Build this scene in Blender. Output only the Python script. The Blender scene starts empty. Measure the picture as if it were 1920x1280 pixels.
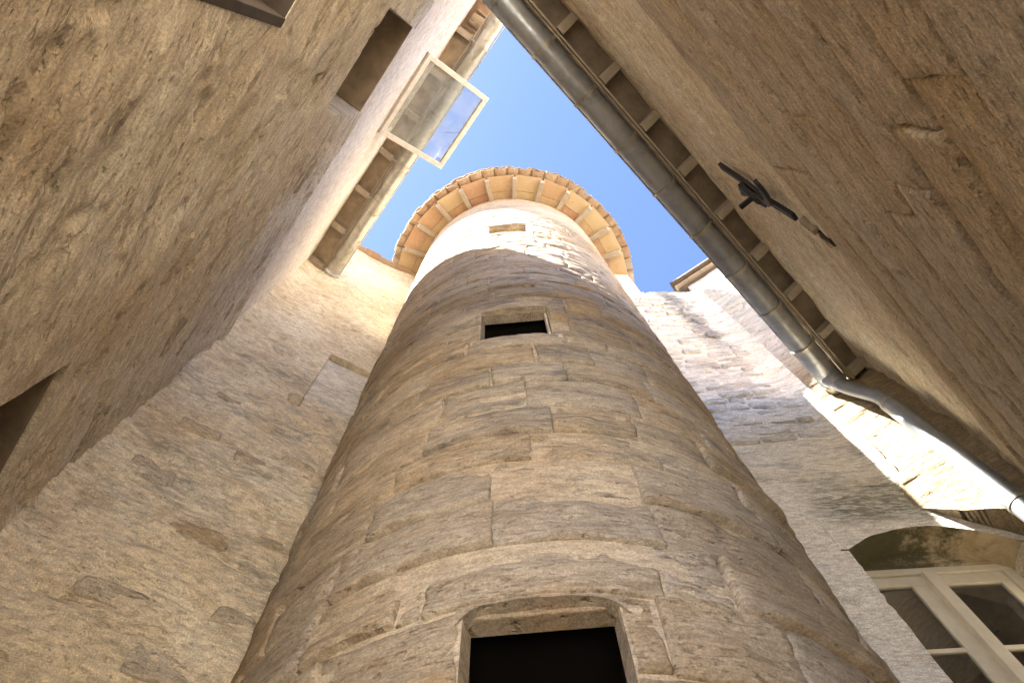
import bpy, math, random
import numpy as np
from mathutils import Vector, Matrix
R_ = math.radians
random.seed(7)
rng = np.random.RandomState(11)
EYE = 1.6                      # the photographer's eye above the paving

# ------------------------------------------------------------------ camera, sky, sun, exposure
scene = bpy.context.scene
cam_d = bpy.data.cameras.new('camera')
cam = bpy.data.objects.new('camera', cam_d)
scene.collection.objects.link(cam)
cam_d.sensor_width = 36; cam_d.lens = 36*1280/1920
cam_d.clip_end = 500; cam_d.clip_start = 0.02
ax = np.array([0.99970367, 0.0, 0.0243429]); ay = np.array([-0.00806374, 0.94354089, 0.33115793]); au = np.array([-0.02296852, -0.33125609, 0.94326128])
right = Vector((ax[0], ay[0], au[0])).normalized()
fwd = Vector((ax[2], ay[2], au[2])).normalized()
up = right.cross(fwd)
cam.matrix_world = Matrix(((right.x, up.x, -fwd.x, 0), (right.y, up.y, -fwd.y, 0), (right.z, up.z, -fwd.z, EYE), (0, 0, 0, 1)))
scene.camera = cam

SUN_AZ, SUN_EL = R_(-116.5), R_(55.5)
sdir = Vector((math.sin(SUN_AZ)*math.cos(SUN_EL), math.cos(SUN_AZ)*math.cos(SUN_EL), math.sin(SUN_EL)))
world = bpy.data.worlds.new('World'); scene.world = world; world.use_nodes = True
wn = world.node_tree.nodes; wl = world.node_tree.links; wn.clear()
sky = wn.new('ShaderNodeTexSky'); sky.sky_type = 'NISHITA'; sky.sun_disc = False
sky.sun_elevation = SUN_EL; sky.sun_rotation = SUN_AZ % (2*math.pi)
sky.air_density = 0.34; sky.dust_density = .15; sky.ozone_density = 2.2
bg = wn.new('ShaderNodeBackground'); bg.inputs[1].default_value = 0.05
wo = wn.new('ShaderNodeOutputWorld')
wl.new(sky.outputs[0], bg.inputs[0]); wl.new(bg.outputs[0], wo.inputs[0])
sun_d = bpy.data.lights.new('sun', 'SUN'); sun_d.energy = 2.8; sun_d.angle = R_(0.53); sun_d.color = (1.0, .93, .81)
sun = bpy.data.objects.new('sun', sun_d); scene.collection.objects.link(sun)
sun.rotation_euler = (-sdir).to_track_quat('-Z', 'Y').to_euler(); sun.location = (0, 0, 30)
vs_ = scene.view_settings
vs_.view_transform = 'Standard'; vs_.look = 'None'; vs_.gamma = 1; vs_.use_curve_mapping = False
vs_.exposure = 4.3
scene.cycles.max_bounces = 9; scene.cycles.diffuse_bounces = 7; scene.cycles.glossy_bounces = 4
scene.cycles.transparent_max_bounces = 8
scene.cycles.sample_clamp_indirect = 6

# ------------------------------------------------------------------ noise and mesh helpers
TAB = np.random.RandomState(5).rand(256, 256).astype(np.float64)
def vnoise(x, y, s=0):
    x = np.asarray(x, float) + s*17.13; y = np.asarray(y, float) + s*31.7
    xi = np.floor(x).astype(int); yi = np.floor(y).astype(int)
    fx = x-xi; fy = y-yi; fx = fx*fx*(3-2*fx); fy = fy*fy*(3-2*fy)
    a = TAB[xi & 255, yi & 255]; b = TAB[(xi+1) & 255, yi & 255]; c = TAB[xi & 255, (yi+1) & 255]; d = TAB[(xi+1) & 255, (yi+1) & 255]
    return (a*(1-fx)+b*fx)*(1-fy)+(c*(1-fx)+d*fx)*fy-.5
def fbm(x, y, o=4, s=0, g=.55):
    t = 0; a = 1.0; f = 1.0
    for i in range(o):
        t = t+a*vnoise(x*f, y*f, s+i*3.3); a *= g; f *= 2.03
    return t
def link(o, parent=None):
    scene.collection.objects.link(o)
    if parent is not None: o.parent = parent
    return o
def thing(name, label, cat, loc=(0, 0, 0), rz=0, group=None):
    o = bpy.data.objects.new(name, None); link(o)
    o.location = loc; o.rotation_euler = (0, 0, rz)
    o.empty_display_size = .2
    o['label'] = label; o['category'] = cat
    if group: o['group'] = group
    return o
def mesh_obj(name, verts, faces, mat, parent=None, smooth=False, label=None, kind=None):
    me = bpy.data.meshes.new(name)
    me.from_pydata([tuple(v) for v in verts], [], faces)
    me.materials.append(mat)
    if smooth: me.polygons.foreach_set('use_smooth', [True]*len(me.polygons))
    me.update()
    o = bpy.data.objects.new(name, me); link(o, parent)
    if label: o['label'] = label
    if kind: o['kind'] = kind
    return o
def fast_mesh(name, V, F, mat, parent=None, smooth=True, kind=None, label=None, mats=None, midx=None):
    V = np.asarray(V, np.float32); F = np.asarray(F, np.int32)
    me = bpy.data.meshes.new(name)
    me.vertices.add(len(V)); me.vertices.foreach_set('co', V.ravel())
    me.loops.add(F.size); me.loops.foreach_set('vertex_index', F.ravel())
    me.polygons.add(len(F)); me.polygons.foreach_set('loop_start', np.arange(0, F.size, 4, dtype=np.int32))
    me.polygons.foreach_set('loop_total', np.full(len(F), 4, np.int32))
    for m in (mats or [mat]): me.materials.append(m)
    if midx is not None: me.polygons.foreach_set('material_index', np.asarray(midx, np.int32))
    me.polygons.foreach_set('use_smooth', np.full(len(F), smooth, bool))
    me.update(calc_edges=True); me.validate()
    o = bpy.data.objects.new(name, me); link(o, parent)
    if kind: o['kind'] = kind
    if label: o['label'] = label
    return o
class MB:
    """collects boxes, bars and tubes into one mesh"""
    def __init__(s): s.v = []; s.f = []
    def add(s, vs, fs):
        n = len(s.v); s.v += [tuple(v) for v in vs]; s.f += [tuple(i+n for i in f) for f in fs]
    def box(s, x0, x1, y0, y1, z0, z1):
        s.add([(x0, y0, z0), (x1, y0, z0), (x1, y1, z0), (x0, y1, z0), (x0, y0, z1), (x1, y0, z1), (x1, y1, z1), (x0, y1, z1)],
              [(0, 3, 2, 1), (4, 5, 6, 7), (0, 1, 5, 4), (1, 2, 6, 5), (2, 3, 7, 6), (3, 0, 4, 7)])
    def beam(s, a, b, w, h, upv=(0, 0, 1)):
        a = Vector(a); b = Vector(b); d = (b-a).normalized(); sx = d.cross(Vector(upv)).normalized(); u = sx.cross(d)
        vs = []
        for p in (a, b):
            for i, j in ((-1, -1), (1, -1), (1, 1), (-1, 1)): vs.append(p+sx*(i*w/2)+u*(j*h/2))
        s.add(vs, [(0, 3, 2, 1), (4, 5, 6, 7), (0, 1, 5, 4), (1, 2, 6, 5), (2, 3, 7, 6), (3, 0, 4, 7)])
    def tube(s, pts, r, n=16, closed_ends=True, rr=None):
        pts = [Vector(p) for p in pts]; rings = []
        prev = None
        for i, p in enumerate(pts):
            t = ((pts[min(i+1, len(pts)-1)]-pts[max(i-1, 0)])).normalized()
            if prev is None:
                ref = Vector((0, 0, 1)) if abs(t.z) < .9 else Vector((1, 0, 0))
                sx = t.cross(ref).normalized()
            else:
                sx = (prev-t*prev.dot(t)).normalized()
            prev = sx; sy = t.cross(sx)
            q = rr[i] if rr else r
            rings.append([p+sx*(math.cos(2*math.pi*k/n)*q)+sy*(math.sin(2*math.pi*k/n)*q) for k in range(n)])
        fs = []
        for i in range(len(pts)-1):
            for k in range(n): fs.append((i*n+k, i*n+(k+1) % n, (i+1)*n+(k+1) % n, (i+1)*n+k))
        if closed_ends: fs += [tuple(range(n))[::-1], tuple((len(pts)-1)*n+k for k in range(n))]
        s.add([v for rg in rings for v in rg], fs)
    def build(s, name, mat, parent=None, smooth=False, label=None, kind=None, bevel=0):
        o = mesh_obj(name, s.v, s.f, mat, parent, smooth, label, kind)
        if bevel:
            m = o.modifiers.new('bevel', 'BEVEL'); m.width = bevel; m.segments = 2; m.limit_method = 'ANGLE'
        if smooth and hasattr(o.data, 'set_sharp_from_angle'): o.data.set_sharp_from_angle(angle=R_(40))
        return o

def height_wall(name, parent, us, vs, hfun, keep, mat, thick=.35, conv=None):
    """a wall skin with relief, its openings cut out and every free edge returned 'thick' into the wall"""
    us = np.asarray(us); vs = np.asarray(vs)
    U, V = np.meshgrid(us, vs)
    H = hfun(U, V)
    P = np.stack([U, -H, V], -1).reshape(-1, 3) if conv is None else conv(U, V, H).reshape(-1, 3)
    nu, nv = len(us), len(vs)
    uc = (us[1:]+us[:-1])/2; vc = (vs[1:]+vs[:-1])/2
    UC, VC = np.meshgrid(uc, vc)
    K = keep(UC, VC)
    jj, ii = np.nonzero(K)
    a = jj*nu+ii; F = np.stack([a, a+1, a+1+nu, a+nu], -1)
    # free edges
    e = np.concatenate([F[:, [0, 1]], F[:, [1, 2]], F[:, [2, 3]], F[:, [3, 0]]])
    N = len(P)
    key = e[:, 0].astype(np.int64)*N+e[:, 1]; rkey = e[:, 1].astype(np.int64)*N+e[:, 0]
    free = e[~np.isin(key, rkey)]
    used = np.unique(free)
    mp = {int(v): N+i for i, v in enumerate(used)}
    if conv is None:
        B = P[used].copy(); B[:, 1] = thick
    else:
        B = conv(U.reshape(-1)[used], V.reshape(-1)[used], np.full(len(used), -thick))
    # duplicate the rim so the arris stays sharp
    rim = P[used].copy(); mp2 = {int(v): N+len(used)+i for i, v in enumerate(used)}
    P2 = np.concatenate([P, B, rim])
    S = np.array([[mp2[int(x)], mp[int(x)], mp[int(y)], mp2[int(y)]] for x, y in free])
    return fast_mesh(name, P2, np.concatenate([F, S]), mat, parent)

def stone(parent, mat, u0, u1, v0, v1, conv, res=.045, depth=.04, proud=.0, rough=.006, seed=0, cham=.012, oval=0., wob=.006, tilt=0., ret=False, name='stone'):
    cu = min(cham, (u1-u0)*.25); cv = min(cham, (v1-v0)*.25)
    nu = max(2, int((u1-u0-2*cu)/res)); nv = max(2, int((v1-v0-2*cv)/res))
    us = np.concatenate([[u0], np.linspace(u0+cu, u1-cu, nu+1), [u1]])
    vs = np.concatenate([[v0], np.linspace(v0+cv, v1-cv, nv+1), [v1]])
    U, V = np.meshgrid(us, vs)
    if oval:
        s = (U-(u0+u1)/2)/((u1-u0)/2); t = (V-(v0+v1)/2)/((v1-v0)/2)
        s2 = s*np.sqrt(1-oval*t*t/2); t2 = t*np.sqrt(1-oval*s*s/2)
        U = (u0+u1)/2+s2*(u1-u0)/2; V = (v0+v1)/2+t2*(v1-v0)/2
    U = U+wob*2*fbm(U*5+seed, V*5, 2, 1); V = V+wob*2*fbm(U*3, V*6+seed, 3, 2)
    H = proud+rough*2.2*fbm(U*5+seed*.37, V*11+seed*.11, 4, 3)+tilt*((V-v0)/(v1-v0)-.5)
    edge = np.zeros(U.shape); edge[0] = edge[-1] = 1; edge[:, 0] = edge[:, -1] = 1
    H = H-edge*cham*.8
    P = conv(U, V, H).reshape(-1, 3)
    n = len(us); m = len(vs)
    jj, ii = np.meshgrid(np.arange(m-1), np.arange(n-1), indexing='ij')
    a = (jj*n+ii).ravel(); F = np.stack([a, a+1, a+1+n, a+n], -1)
    loop = list(range(n))+[j*n+n-1 for j in range(1, m)]+[(m-1)*n+i for i in range(n-2, -1, -1)]+[j*n for j in range(m-2, 0, -1)]
    Bk = conv(U.reshape(-1)[loop], V.reshape(-1)[loop], np.full(len(loop), -depth))
    N = len(P); L = len(loop)
    S = [[loop[(k+1) % L], loop[k], N+k, N+(k+1) % L] for k in range(L)]
    PP = np.concatenate([P, Bk]); FF = np.concatenate([F, np.array(S)])
    if ret: return PP, FF
    return fast_mesh(name, PP, FF, mat, parent)

def flat(U, V, H): return np.stack([np.asarray(U), -np.asarray(H), np.asarray(V)], -1)

# ------------------------------------------------------------------ materials
def srgb(r, g, b):
    f = lambda c: ((c/255)/12.92 if c/255 <= .04045 else (((c/255)+.055)/1.055)**2.4)
    return (f(r), f(g), f(b), 1)
class NT:
    def __init__(s, name):
        s.m = bpy.data.materials.new(name); s.m.use_nodes = True; s.t = s.m.node_tree; s.t.nodes.clear()
        s.out = s.n('ShaderNodeOutputMaterial'); s.b = s.n('ShaderNodeBsdfPrincipled'); s.t.links.new(s.b.outputs[0], s.out.inputs[0])
    def n(s, t, **k):
        x = s.t.nodes.new(t)
        for a, b in k.items(): setattr(x, a, b)
        return x
    def l(s, a, b): s.t.links.new(a, b)
    def pos(s, sx=1, sy=1, sz=1, rot=None):
        g = s.n('ShaderNodeNewGeometry'); mp = s.n('ShaderNodeMapping'); s.l(g.outputs['Position'], mp.inputs[0])
        mp.inputs['Scale'].default_value = (sx, sy, sz)
        if rot: mp.inputs['Rotation'].default_value = rot
        return mp.outputs[0]
    def noise(s, v, scale, detail=5, rough=.6, dist=0, w=None):
        x = s.n('ShaderNodeTexNoise'); s.l(v, x.inputs['Vector']); x.inputs['Scale'].default_value = scale
        x.inputs['Detail'].default_value = detail; x.inputs['Roughness'].default_value = rough; x.inputs['Distortion'].default_value = dist
        return x.outputs['Fac']
    def ramp(s, f, a, b, lo=0, hi=1, smooth=True):
        x = s.n('ShaderNodeMapRange'); x.interpolation_type = 'SMOOTHSTEP' if smooth else 'LINEAR'
        s.l(f, x.inputs[0]); x.inputs[1].default_value = a; x.inputs[2].default_value = b; x.inputs[3].default_value = lo; x.inputs[4].default_value = hi
        return x.outputs[0]
    def mix(s, f, a, b):
        x = s.n('ShaderNodeMix'); x.data_type = 'RGBA'
        if isinstance(f, (int, float)): x.inputs[0].default_value = f
        else: s.l(f, x.inputs[0])
        for i, c in ((6, a), (7, b)):
            if isinstance(c, tuple): x.inputs[i].default_value = c if len(c) == 4 else c+(1,)
            else: s.l(c, x.inputs[i])
        return x.outputs[2]
    def math(s, op, a, b=None, c=None):
        x = s.n('ShaderNodeMath', operation=op)
        for i, q in enumerate((a, b, c)):
            if q is None: continue
            if isinstance(q, (int, float)): x.inputs[i].default_value = q
            else: s.l(q, x.inputs[i])
        return x.outputs[0]
    def bump(s, h, dist, strength=1, nrm=None):
        x = s.n('ShaderNodeBump'); s.l(h, x.inputs['Height']); x.inputs['Distance'].default_value = dist; x.inputs['Strength'].default_value = strength
        if nrm is not None: s.l(nrm, x.inputs['Normal'])
        return x.outputs[0]
    def setc(s, c):
        if isinstance(c, tuple): s.b.inputs['Base Color'].default_value = c if len(c) == 4 else c+(1,)
        else: s.l(c, s.b.inputs['Base Color'])
    def band(s, lo0, lo1, hi0, hi1):
        """soft window on world height, 1 between lo1 and hi0"""
        g = s.n('ShaderNodeNewGeometry'); sp = s.n('ShaderNodeSeparateXYZ'); s.l(g.outputs['Position'], sp.inputs[0])
        return s.math('MULTIPLY', s.ramp(sp.outputs[2], lo0, lo1), s.ramp(sp.outputs[2], hi0, hi1, 1, 0))

BK = .38
def stone_mat(name, base, pale, brown, strata=3.0, relief=.012, grain=.003, pits=.006, soot=None, soot_amt=.6, warm=None, ochre=.0, rnd=.12, seed=0, streak=0, scar=0, mossband=0, head=None, wash=.32):
    t = NT(name)
    relief *= BK; grain *= BK; pits *= BK
    P1 = t.pos(1, 1, 1); PS = t.pos(1, 1, strata); PF = t.pos(1, 1, strata*1.9)
    big = t.noise(P1, .9+seed*.01, 4, .6, .4)
    mid = t.noise(PS, 2.6, 7, .68, .5)
    fine = t.noise(PS, 15, 6, .62)
    c = t.mix(t.ramp(big, .35, .65), base, pale)
    c = t.mix(t.math('MULTIPLY', t.ramp(mid, .50, .72), .75), c, brown)
    c = t.mix(t.math('MULTIPLY', t.ramp(t.noise(P1, .7, 5, .62, .5), .45, .66), wash), c, (.56, .40, .225))
    spk = t.ramp(t.noise(P1, 110, 4, .75), .36, .66, .74, 1.18)
    c2 = t.n('ShaderNodeMix'); c2.data_type = 'RGBA'; c2.blend_type = 'MULTIPLY'; c2.inputs[0].default_value = 1
    t.l(c, c2.inputs[6])
    cmb = t.n('ShaderNodeCombineColor'); f3 = t.math('MULTIPLY', spk, t.ramp(fine, .32, .68, .78, 1.14))
    for i in range(3): t.l(f3, cmb.inputs[i])
    t.l(cmb.outputs[0], c2.inputs[7]); c = c2.outputs[2]
    if ochre:
        o = t.ramp(t.noise(t.pos(1, 1, strata*.8), 1.7, 5, .6, .6), .58, .72)
        c = t.mix(t.math('MULTIPLY', o, ochre), c, (.50, .30, .13))
    if soot:
        lo0, lo1, hi0, hi1 = soot
        sp = t.noise(PS, 1.5, 8, .72, .7)
        sp2 = t.noise(PF, 7, 6, .75)
        k = t.math('MULTIPLY', t.ramp(sp, .44, .66), t.ramp(sp2, .36, .6))
        k = t.math('MULTIPLY', t.math('MULTIPLY', k, t.band(lo0+EYE, lo1+EYE, hi0+EYE, hi1+EYE)), soot_amt)
        c = t.mix(k, c, (.10, .105, .105))
    if head:  # colour lifted where shade falls, since the base is darkened for the sunlit strip
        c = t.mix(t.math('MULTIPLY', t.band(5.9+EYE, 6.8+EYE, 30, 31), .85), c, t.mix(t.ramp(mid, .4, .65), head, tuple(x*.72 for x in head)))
    if scar:
        a_ = t.noise(PF, 1.3, 5, .6, .4); b_ = t.noise(PF, 14, 5, .75)
        k = t.math('MULTIPLY', t.math('MULTIPLY', t.ramp(a_, .57, .64), t.ramp(b_, .38, .58)), scar)
        c = t.mix(k, c, tuple(x*.5 for x in brown))
    if mossband:
        g = t.n('ShaderNodeNewGeometry'); sp = t.n('ShaderNodeSeparateXYZ'); t.l(g.outputs['Position'], sp.inputs[0])
        zz = t.math('ADD', sp.outputs[2], t.math('MULTIPLY', t.math('SUBTRACT', t.noise(PS, 2.5, 6, .7), .5), 1.1))
        k = t.math('MULTIPLY', t.ramp(zz, 4.0+EYE, 4.35+EYE, 1, 0), t.math('MULTIPLY', t.ramp(sp.outputs[0], 2.05, 2.3), t.ramp(sp.outputs[2], 3.70+EYE, 3.86+EYE)))
        k = t.math('MULTIPLY', k, t.ramp(t.noise(PF, 8, 6, .75), .35, .6))
        c = t.mix(t.math('MULTIPLY', k, .85), c, (.085, .09, .05))
    if streak:
        # one dark run of weathering falling from the wall head beside the corner
        g = t.n('ShaderNodeNewGeometry'); sp = t.n('ShaderNodeSeparateXYZ'); t.l(g.outputs['Position'], sp.inputs[0])
        ctr = t.math('MULTIPLY_ADD', sp.outputs[2], -.055, 2.42+.055*(9.5+EYE))
        d = t.math('ABSOLUTE', t.math('SUBTRACT', sp.outputs[0], ctr))
        d = t.math('ADD', d, t.math('MULTIPLY', t.math('SUBTRACT', t.noise(PS, 5, 5, .7), .5), .5))
        k = t.math('MULTIPLY', t.ramp(d, .02, .22, 1, 0), t.band(6.6+EYE, 7.6+EYE, 12+EYE, 13+EYE))
        k = t.math('MULTIPLY', k, t.math('MULTIPLY', t.ramp(t.noise(PF, 9, 5, .7), .3, .6), .85))
        c = t.mix(k, c, (.07, .075, .085))
    if rnd:
        oi = t.n('ShaderNodeObjectInfo')
        hs = t.n('ShaderNodeHueSaturation'); t.l(c, hs.inputs['Color'])
        t.l(t.ramp(oi.outputs['Random'], 0, 1, 1-rnd, 1+rnd, False), hs.inputs['Value'])
        t.l(t.ramp(t.math('FRACT', t.math('MULTIPLY', oi.outputs['Random'], 7.3)), 0, 1, .8, 1.18, False), hs.inputs['Saturation'])
        c = hs.outputs[0]
    pk = t.ramp(t.noise(t.pos(1, 1, strata*.8), 24, 3, .55), .30, .40, 1, 0)
    if pits: c = t.mix(t.math('MULTIPLY', pk, .6), c, brown)  # pits darkened in colour, for shade the relief alone doesn't give
    if pits > .0015:
        crk = t.math('ABSOLUTE', t.math('SUBTRACT', t.noise(PF, 2.2, 6, .62, .5), .5))
        crk = t.math('MULTIPLY', t.ramp(crk, .0, .012, 1, 0), t.ramp(t.noise(PS, 3.1, 3, .5), .5, .62))
        c = t.mix(t.math('MULTIPLY', crk, .75), c, tuple(x*.45 for x in brown))
    t.setc(c)
    t.b.inputs['Roughness'].default_value = .92
    t.b.inputs['Specular IOR Level'].default_value = .25
    h = t.bump(t.noise(PS, 5, 8, .62, .1), relief*2)
    st = t.noise(PF, 5, 6, .62, .1)
    h = t.bump(st, relief*1.1, 1, h)
    pt = t.ramp(t.noise(t.pos(1, 1, strata*.8), 24, 3, .55), .30, .42)
    h = t.bump(pt, pits, 1, h)
    h = t.bump(t.noise(P1, 170, 4, .7), grain, 1, h)
    t.l(h, t.b.inputs['Normal'])
    return t.m
def plain_mat(name, col, rough=.6, metal=0., var=.15, scale=6, bump=.0, stretch=(1, 1, 1), col2=None, spec=.5):
    t = NT(name)
    v = t.pos(*stretch)
    n = t.noise(v, scale, 6, .65, .3)
    c2 = col2 or tuple(x*(1-var*2) for x in col[:3])
    t.setc(t.mix(t.ramp(n, .3, .7), c2, col))
    t.b.inputs['Roughness'].default_value = rough; t.b.inputs['Metallic'].default_value = metal
    t.b.inputs['Specular IOR Level'].default_value = spec
    if bump: t.l(t.bump(t.noise(v, scale*7, 5, .7), bump), t.b.inputs['Normal'])
    return t.m

M = {}
M['tower'] = stone_mat('tower_limestone', (.36, .285, .20), (.47, .40, .31), (.24, .175, .11), strata=3.8, relief=.026, grain=.004, pits=.014, soot=(1.6, 3.2, 6.2, 8.2), soot_amt=.9, ochre=.3, rnd=.08)
M['mortar'] = stone_mat('lime_mortar', (.46, .37, .265), (.56, .475, .36), (.36, .27, .175), strata=3.0, relief=.02, grain=.004, pits=.008, rnd=0, soot=(1.6, 3.2, 6.2, 8.2), soot_amt=.7)
M['left'] = stone_mat('rough_render', (.75, .665, .53), (.81, .75, .64), (.54, .44, .32), strata=3.4, relief=.026, grain=.005, pits=.020, ochre=.2, rnd=0, scar=.8)
M['plaster'] = stone_mat('smooth_plaster', (.72, .66, .58), (.78, .74, .68), (.67, .60, .51), strata=1.2, relief=.004, grain=.003, pits=.0, rnd=0, wash=.12)
M['right'] = stone_mat('coursed_stone', (.66, .55, .39), (.74, .64, .48), (.46, .35, .23), strata=3.4, relief=.040, grain=.005, pits=.026, rnd=.05, ochre=.12)
M['rightup'] = stone_mat('pale_upper_stone', (.84, .73, .54), (.87, .80, .65), (.68, .53, .34), strata=4.0, relief=.020, pits=.012, rnd=0, ochre=.4)
M['back'] = stone_mat('old_render', (.80, .69, .50), (.84, .77, .62), (.58, .46, .30), strata=2.2, relief=.034, grain=.004, pits=.018, soot=(-1, 1.5, 5.5, 7), soot_amt=.6, ochre=.3, rnd=0)
M['rear'] = stone_mat('pale_lime_render', (.82, .765, .65), (.86, .82, .74), (.64, .56, .43), strata=3.4, relief=.022, grain=.004, pits=.012, soot=(3.6, 4.4, 9, 10), soot_amt=.6, rnd=0, streak=1, mossband=1, wash=.15)
M['rubble'] = stone_mat('rubble_stone', (.66, .62, .54), (.74, .71, .64), (.48, .44, .37), strata=5, relief=.022, pits=.012, soot=(3.6, 4.4, 9.4, 10), soot_amt=.85, rnd=.10, ochre=.1, wash=.1, streak=1)
M['rubble2'] = stone_mat('bared_brown_stone', (.56, .48, .36), (.66, .58, .46), (.38, .30, .20), strata=4, relief=.03, pits=.02, rnd=.14, ochre=.3)
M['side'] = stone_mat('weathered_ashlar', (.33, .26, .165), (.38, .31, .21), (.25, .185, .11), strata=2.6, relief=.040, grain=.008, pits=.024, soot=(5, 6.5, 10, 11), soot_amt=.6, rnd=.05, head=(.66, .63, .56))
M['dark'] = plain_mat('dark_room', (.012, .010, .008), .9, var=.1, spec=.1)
M['iron'] = plain_mat('wrought_iron', (.035, .032, .032), .55, .6, scale=25, bump=.002)
M['beam'] = plain_mat('limewashed_rafter', (.40, .345, .265), .8, var=.12, scale=9, bump=.003, stretch=(1, 1, 3))
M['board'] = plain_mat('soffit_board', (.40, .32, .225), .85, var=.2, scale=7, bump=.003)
M['board2'] = plain_mat('dark_soffit_board', (.25, .20, .145), .85, var=.2, scale=7, bump=.003)
M['paint'] = plain_mat('cream_paint', (.66, .60, .47), .45, var=.06, scale=11, bump=.0015)
M['white'] = plain_mat('white_sash_paint', (.70, .64, .55), .5, var=.10, scale=14, bump=.003)
M['ground'] = stone_mat('pale_paving', (.50, .46, .40), (.56, .52, .46), (.40, .35, .29), strata=1, rnd=.1)
M['timber'] = plain_mat('dark_timber', (.055, .038, .026), .85, var=.2, scale=8, bump=.003)
M['vtile'] = plain_mat('weathered_verge_tile', (.13, .095, .07), .85, var=.25, scale=9, bump=.004)
def zinc(name, c1, c2, rough, stain):
    t = NT(name)
    n = t.noise(t.pos(), 5, 6, .65, .8); n2 = t.noise(t.pos(), 45, 3, .6)
    c = t.mix(t.ramp(n, .38, .66), c1, c2)
    c = t.mix(t.math('MULTIPLY', t.ramp(n2, .66, .72), .5), c, (.75, .74, .70))
    c = t.mix(t.math('MULTIPLY', t.ramp(t.noise(t.pos(), 2.3, 7, .7, 1.2), .52, .68), stain), c, (.12, .11, .09))
    t.setc(c); t.b.inputs['Metallic'].default_value = .75
    t.l(t.ramp(n, .3, .7, rough-.08, rough+.12), t.b.inputs['Roughness'])
    t.l(t.bump(t.noise(t.pos(), 9, 3, .5), .004), t.b.inputs['Normal'])
    return t.m
M['zinc'] = zinc('old_zinc', (.52, .51, .46), (.34, .33, .28), .45, .75)
M['zinc2'] = zinc('dull_zinc', (.43, .46, .49), (.32, .34, .36), .40, .3)
M['zincpipe'] = zinc('pale_zinc_pipe', (.34, .375, .42), (.29, .32, .365), .45, .15)
def tile_mat(name, a, b, c3):
    t = NT(name); oi = t.n('ShaderNodeObjectInfo')
    cr = t.n('ShaderNodeValToRGB'); t.l(oi.outputs['Random'], cr.inputs[0]); e = cr.color_ramp.elements
    e[0].position = 0; e[0].color = a+(1,); e[1].position = 1; e[1].color = c3+(1,); m = e.new(.5); m.color = b+(1,)
    n = t.noise(t.pos(), 8, 6, .7, .6)
    c = t.mix(t.math('MULTIPLY', t.ramp(n, .5, .7), .7), cr.outputs[0], (.50, .42, .30))
    c = t.mix(t.math('MULTIPLY', t.ramp(t.noise(t.pos(), 20, 5, .7), .58, .72), .5), c, (.16, .12, .09))
    t.setc(c); t.b.inputs['Roughness'].default_value = .85
    t.l(t.bump(t.noise(t.pos(), 60, 4, .7), .004), t.b.inputs['Normal'])
    return t.m
M['slab'] = tile_mat('terracotta_slab', (.42, .25, .16), (.47, .33, .19), (.50, .40, .24))
M['tile'] = tile_mat('old_roof_tile', (.27, .175, .11), (.36, .26, .165), (.30, .255, .19))
def moss_mat():
    t = NT('mossy_stone'); P = t.pos(1, 1, 2)
    g = t.n('ShaderNodeNewGeometry'); sp = t.n('ShaderNodeSeparateXYZ'); t.l(g.outputs['Position'], sp.inputs[0])
    n = t.noise(P, 4, 7, .7, .6)
    st = t.mix(t.ramp(n, .4, .6), (.60, .49, .32), (.46, .35, .2))
    k = t.math('ADD', t.ramp(sp.outputs[0], 2.25, 3.2, 1.0, .0, False), t.math('MULTIPLY', t.math('SUBTRACT', t.noise(P, 7, 6, .75), .5), 2.2))
    mossc = t.mix(t.noise(P, 30, 5, .7), (.035, .035, .018), (.14, .13, .055))
    c = t.mix(t.math('MULTIPLY', t.ramp(k, .12, .6), .93), st, mossc)
    t.setc(c); t.b.inputs['Roughness'].default_value = .95
    h = t.bump(t.noise(P, 20, 7, .75), .02); t.l(t.bump(t.noise(P, 120, 4, .7), .004, 1, h), t.b.inputs['Normal'])
    return t.m
M['moss'] = moss_mat()
def glass_mat(name, tint, dirt, refl):
    m = bpy.data.materials.new(name); m.use_nodes = True; t = m.node_tree; t.nodes.clear()
    N = t.nodes.new; L = t.links.new
    out = N('ShaderNodeOutputMaterial'); tr = N('ShaderNodeBsdfTransparent'); tr.inputs[0].default_value = tint+(1,)
    gl = N('ShaderNodeBsdfGlossy'); gl.inputs['Roughness'].default_value = .02
    fr = N('ShaderNodeFresnel'); fr.inputs[0].default_value = refl
    mx = N('ShaderNodeMixShader'); L(fr.outputs[0], mx.inputs[0]); L(tr.outputs[0], mx.inputs[1]); L(gl.outputs[0], mx.inputs[2])
    df = N('ShaderNodeBsdfDiffuse'); df.inputs[0].default_value = (.6, .6, .58, 1)
    g = N('ShaderNodeNewGeometry'); nz = N('ShaderNodeTexNoise'); nz.inputs['Scale'].default_value = 7; nz.inputs['Detail'].default_value = 8; nz.inputs['Roughness'].default_value = .75
    L(g.outputs['Position'], nz.inputs['Vector'])
    mr = N('ShaderNodeMapRange'); mr.inputs[1].default_value = .4; mr.inputs[2].default_value = .75; mr.inputs[3].default_value = dirt*.3; mr.inputs[4].default_value = dirt
    L(nz.outputs['Fac'], mr.inputs[0])
    m2 = N('ShaderNodeMixShader'); L(mr.outputs[0], m2.inputs[0]); L(mx.outputs[0], m2.inputs[1]); L(df.outputs[0], m2.inputs[2])
    L(m2.outputs[0], out.inputs[0])
    return m
M['glass'] = glass_mat('window_glass', (.80, .82, .80), .07, 2.6)
M['sashglass'] = glass_mat('dusty_glass', (.86, .90, .90), .22, 1.35)

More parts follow.
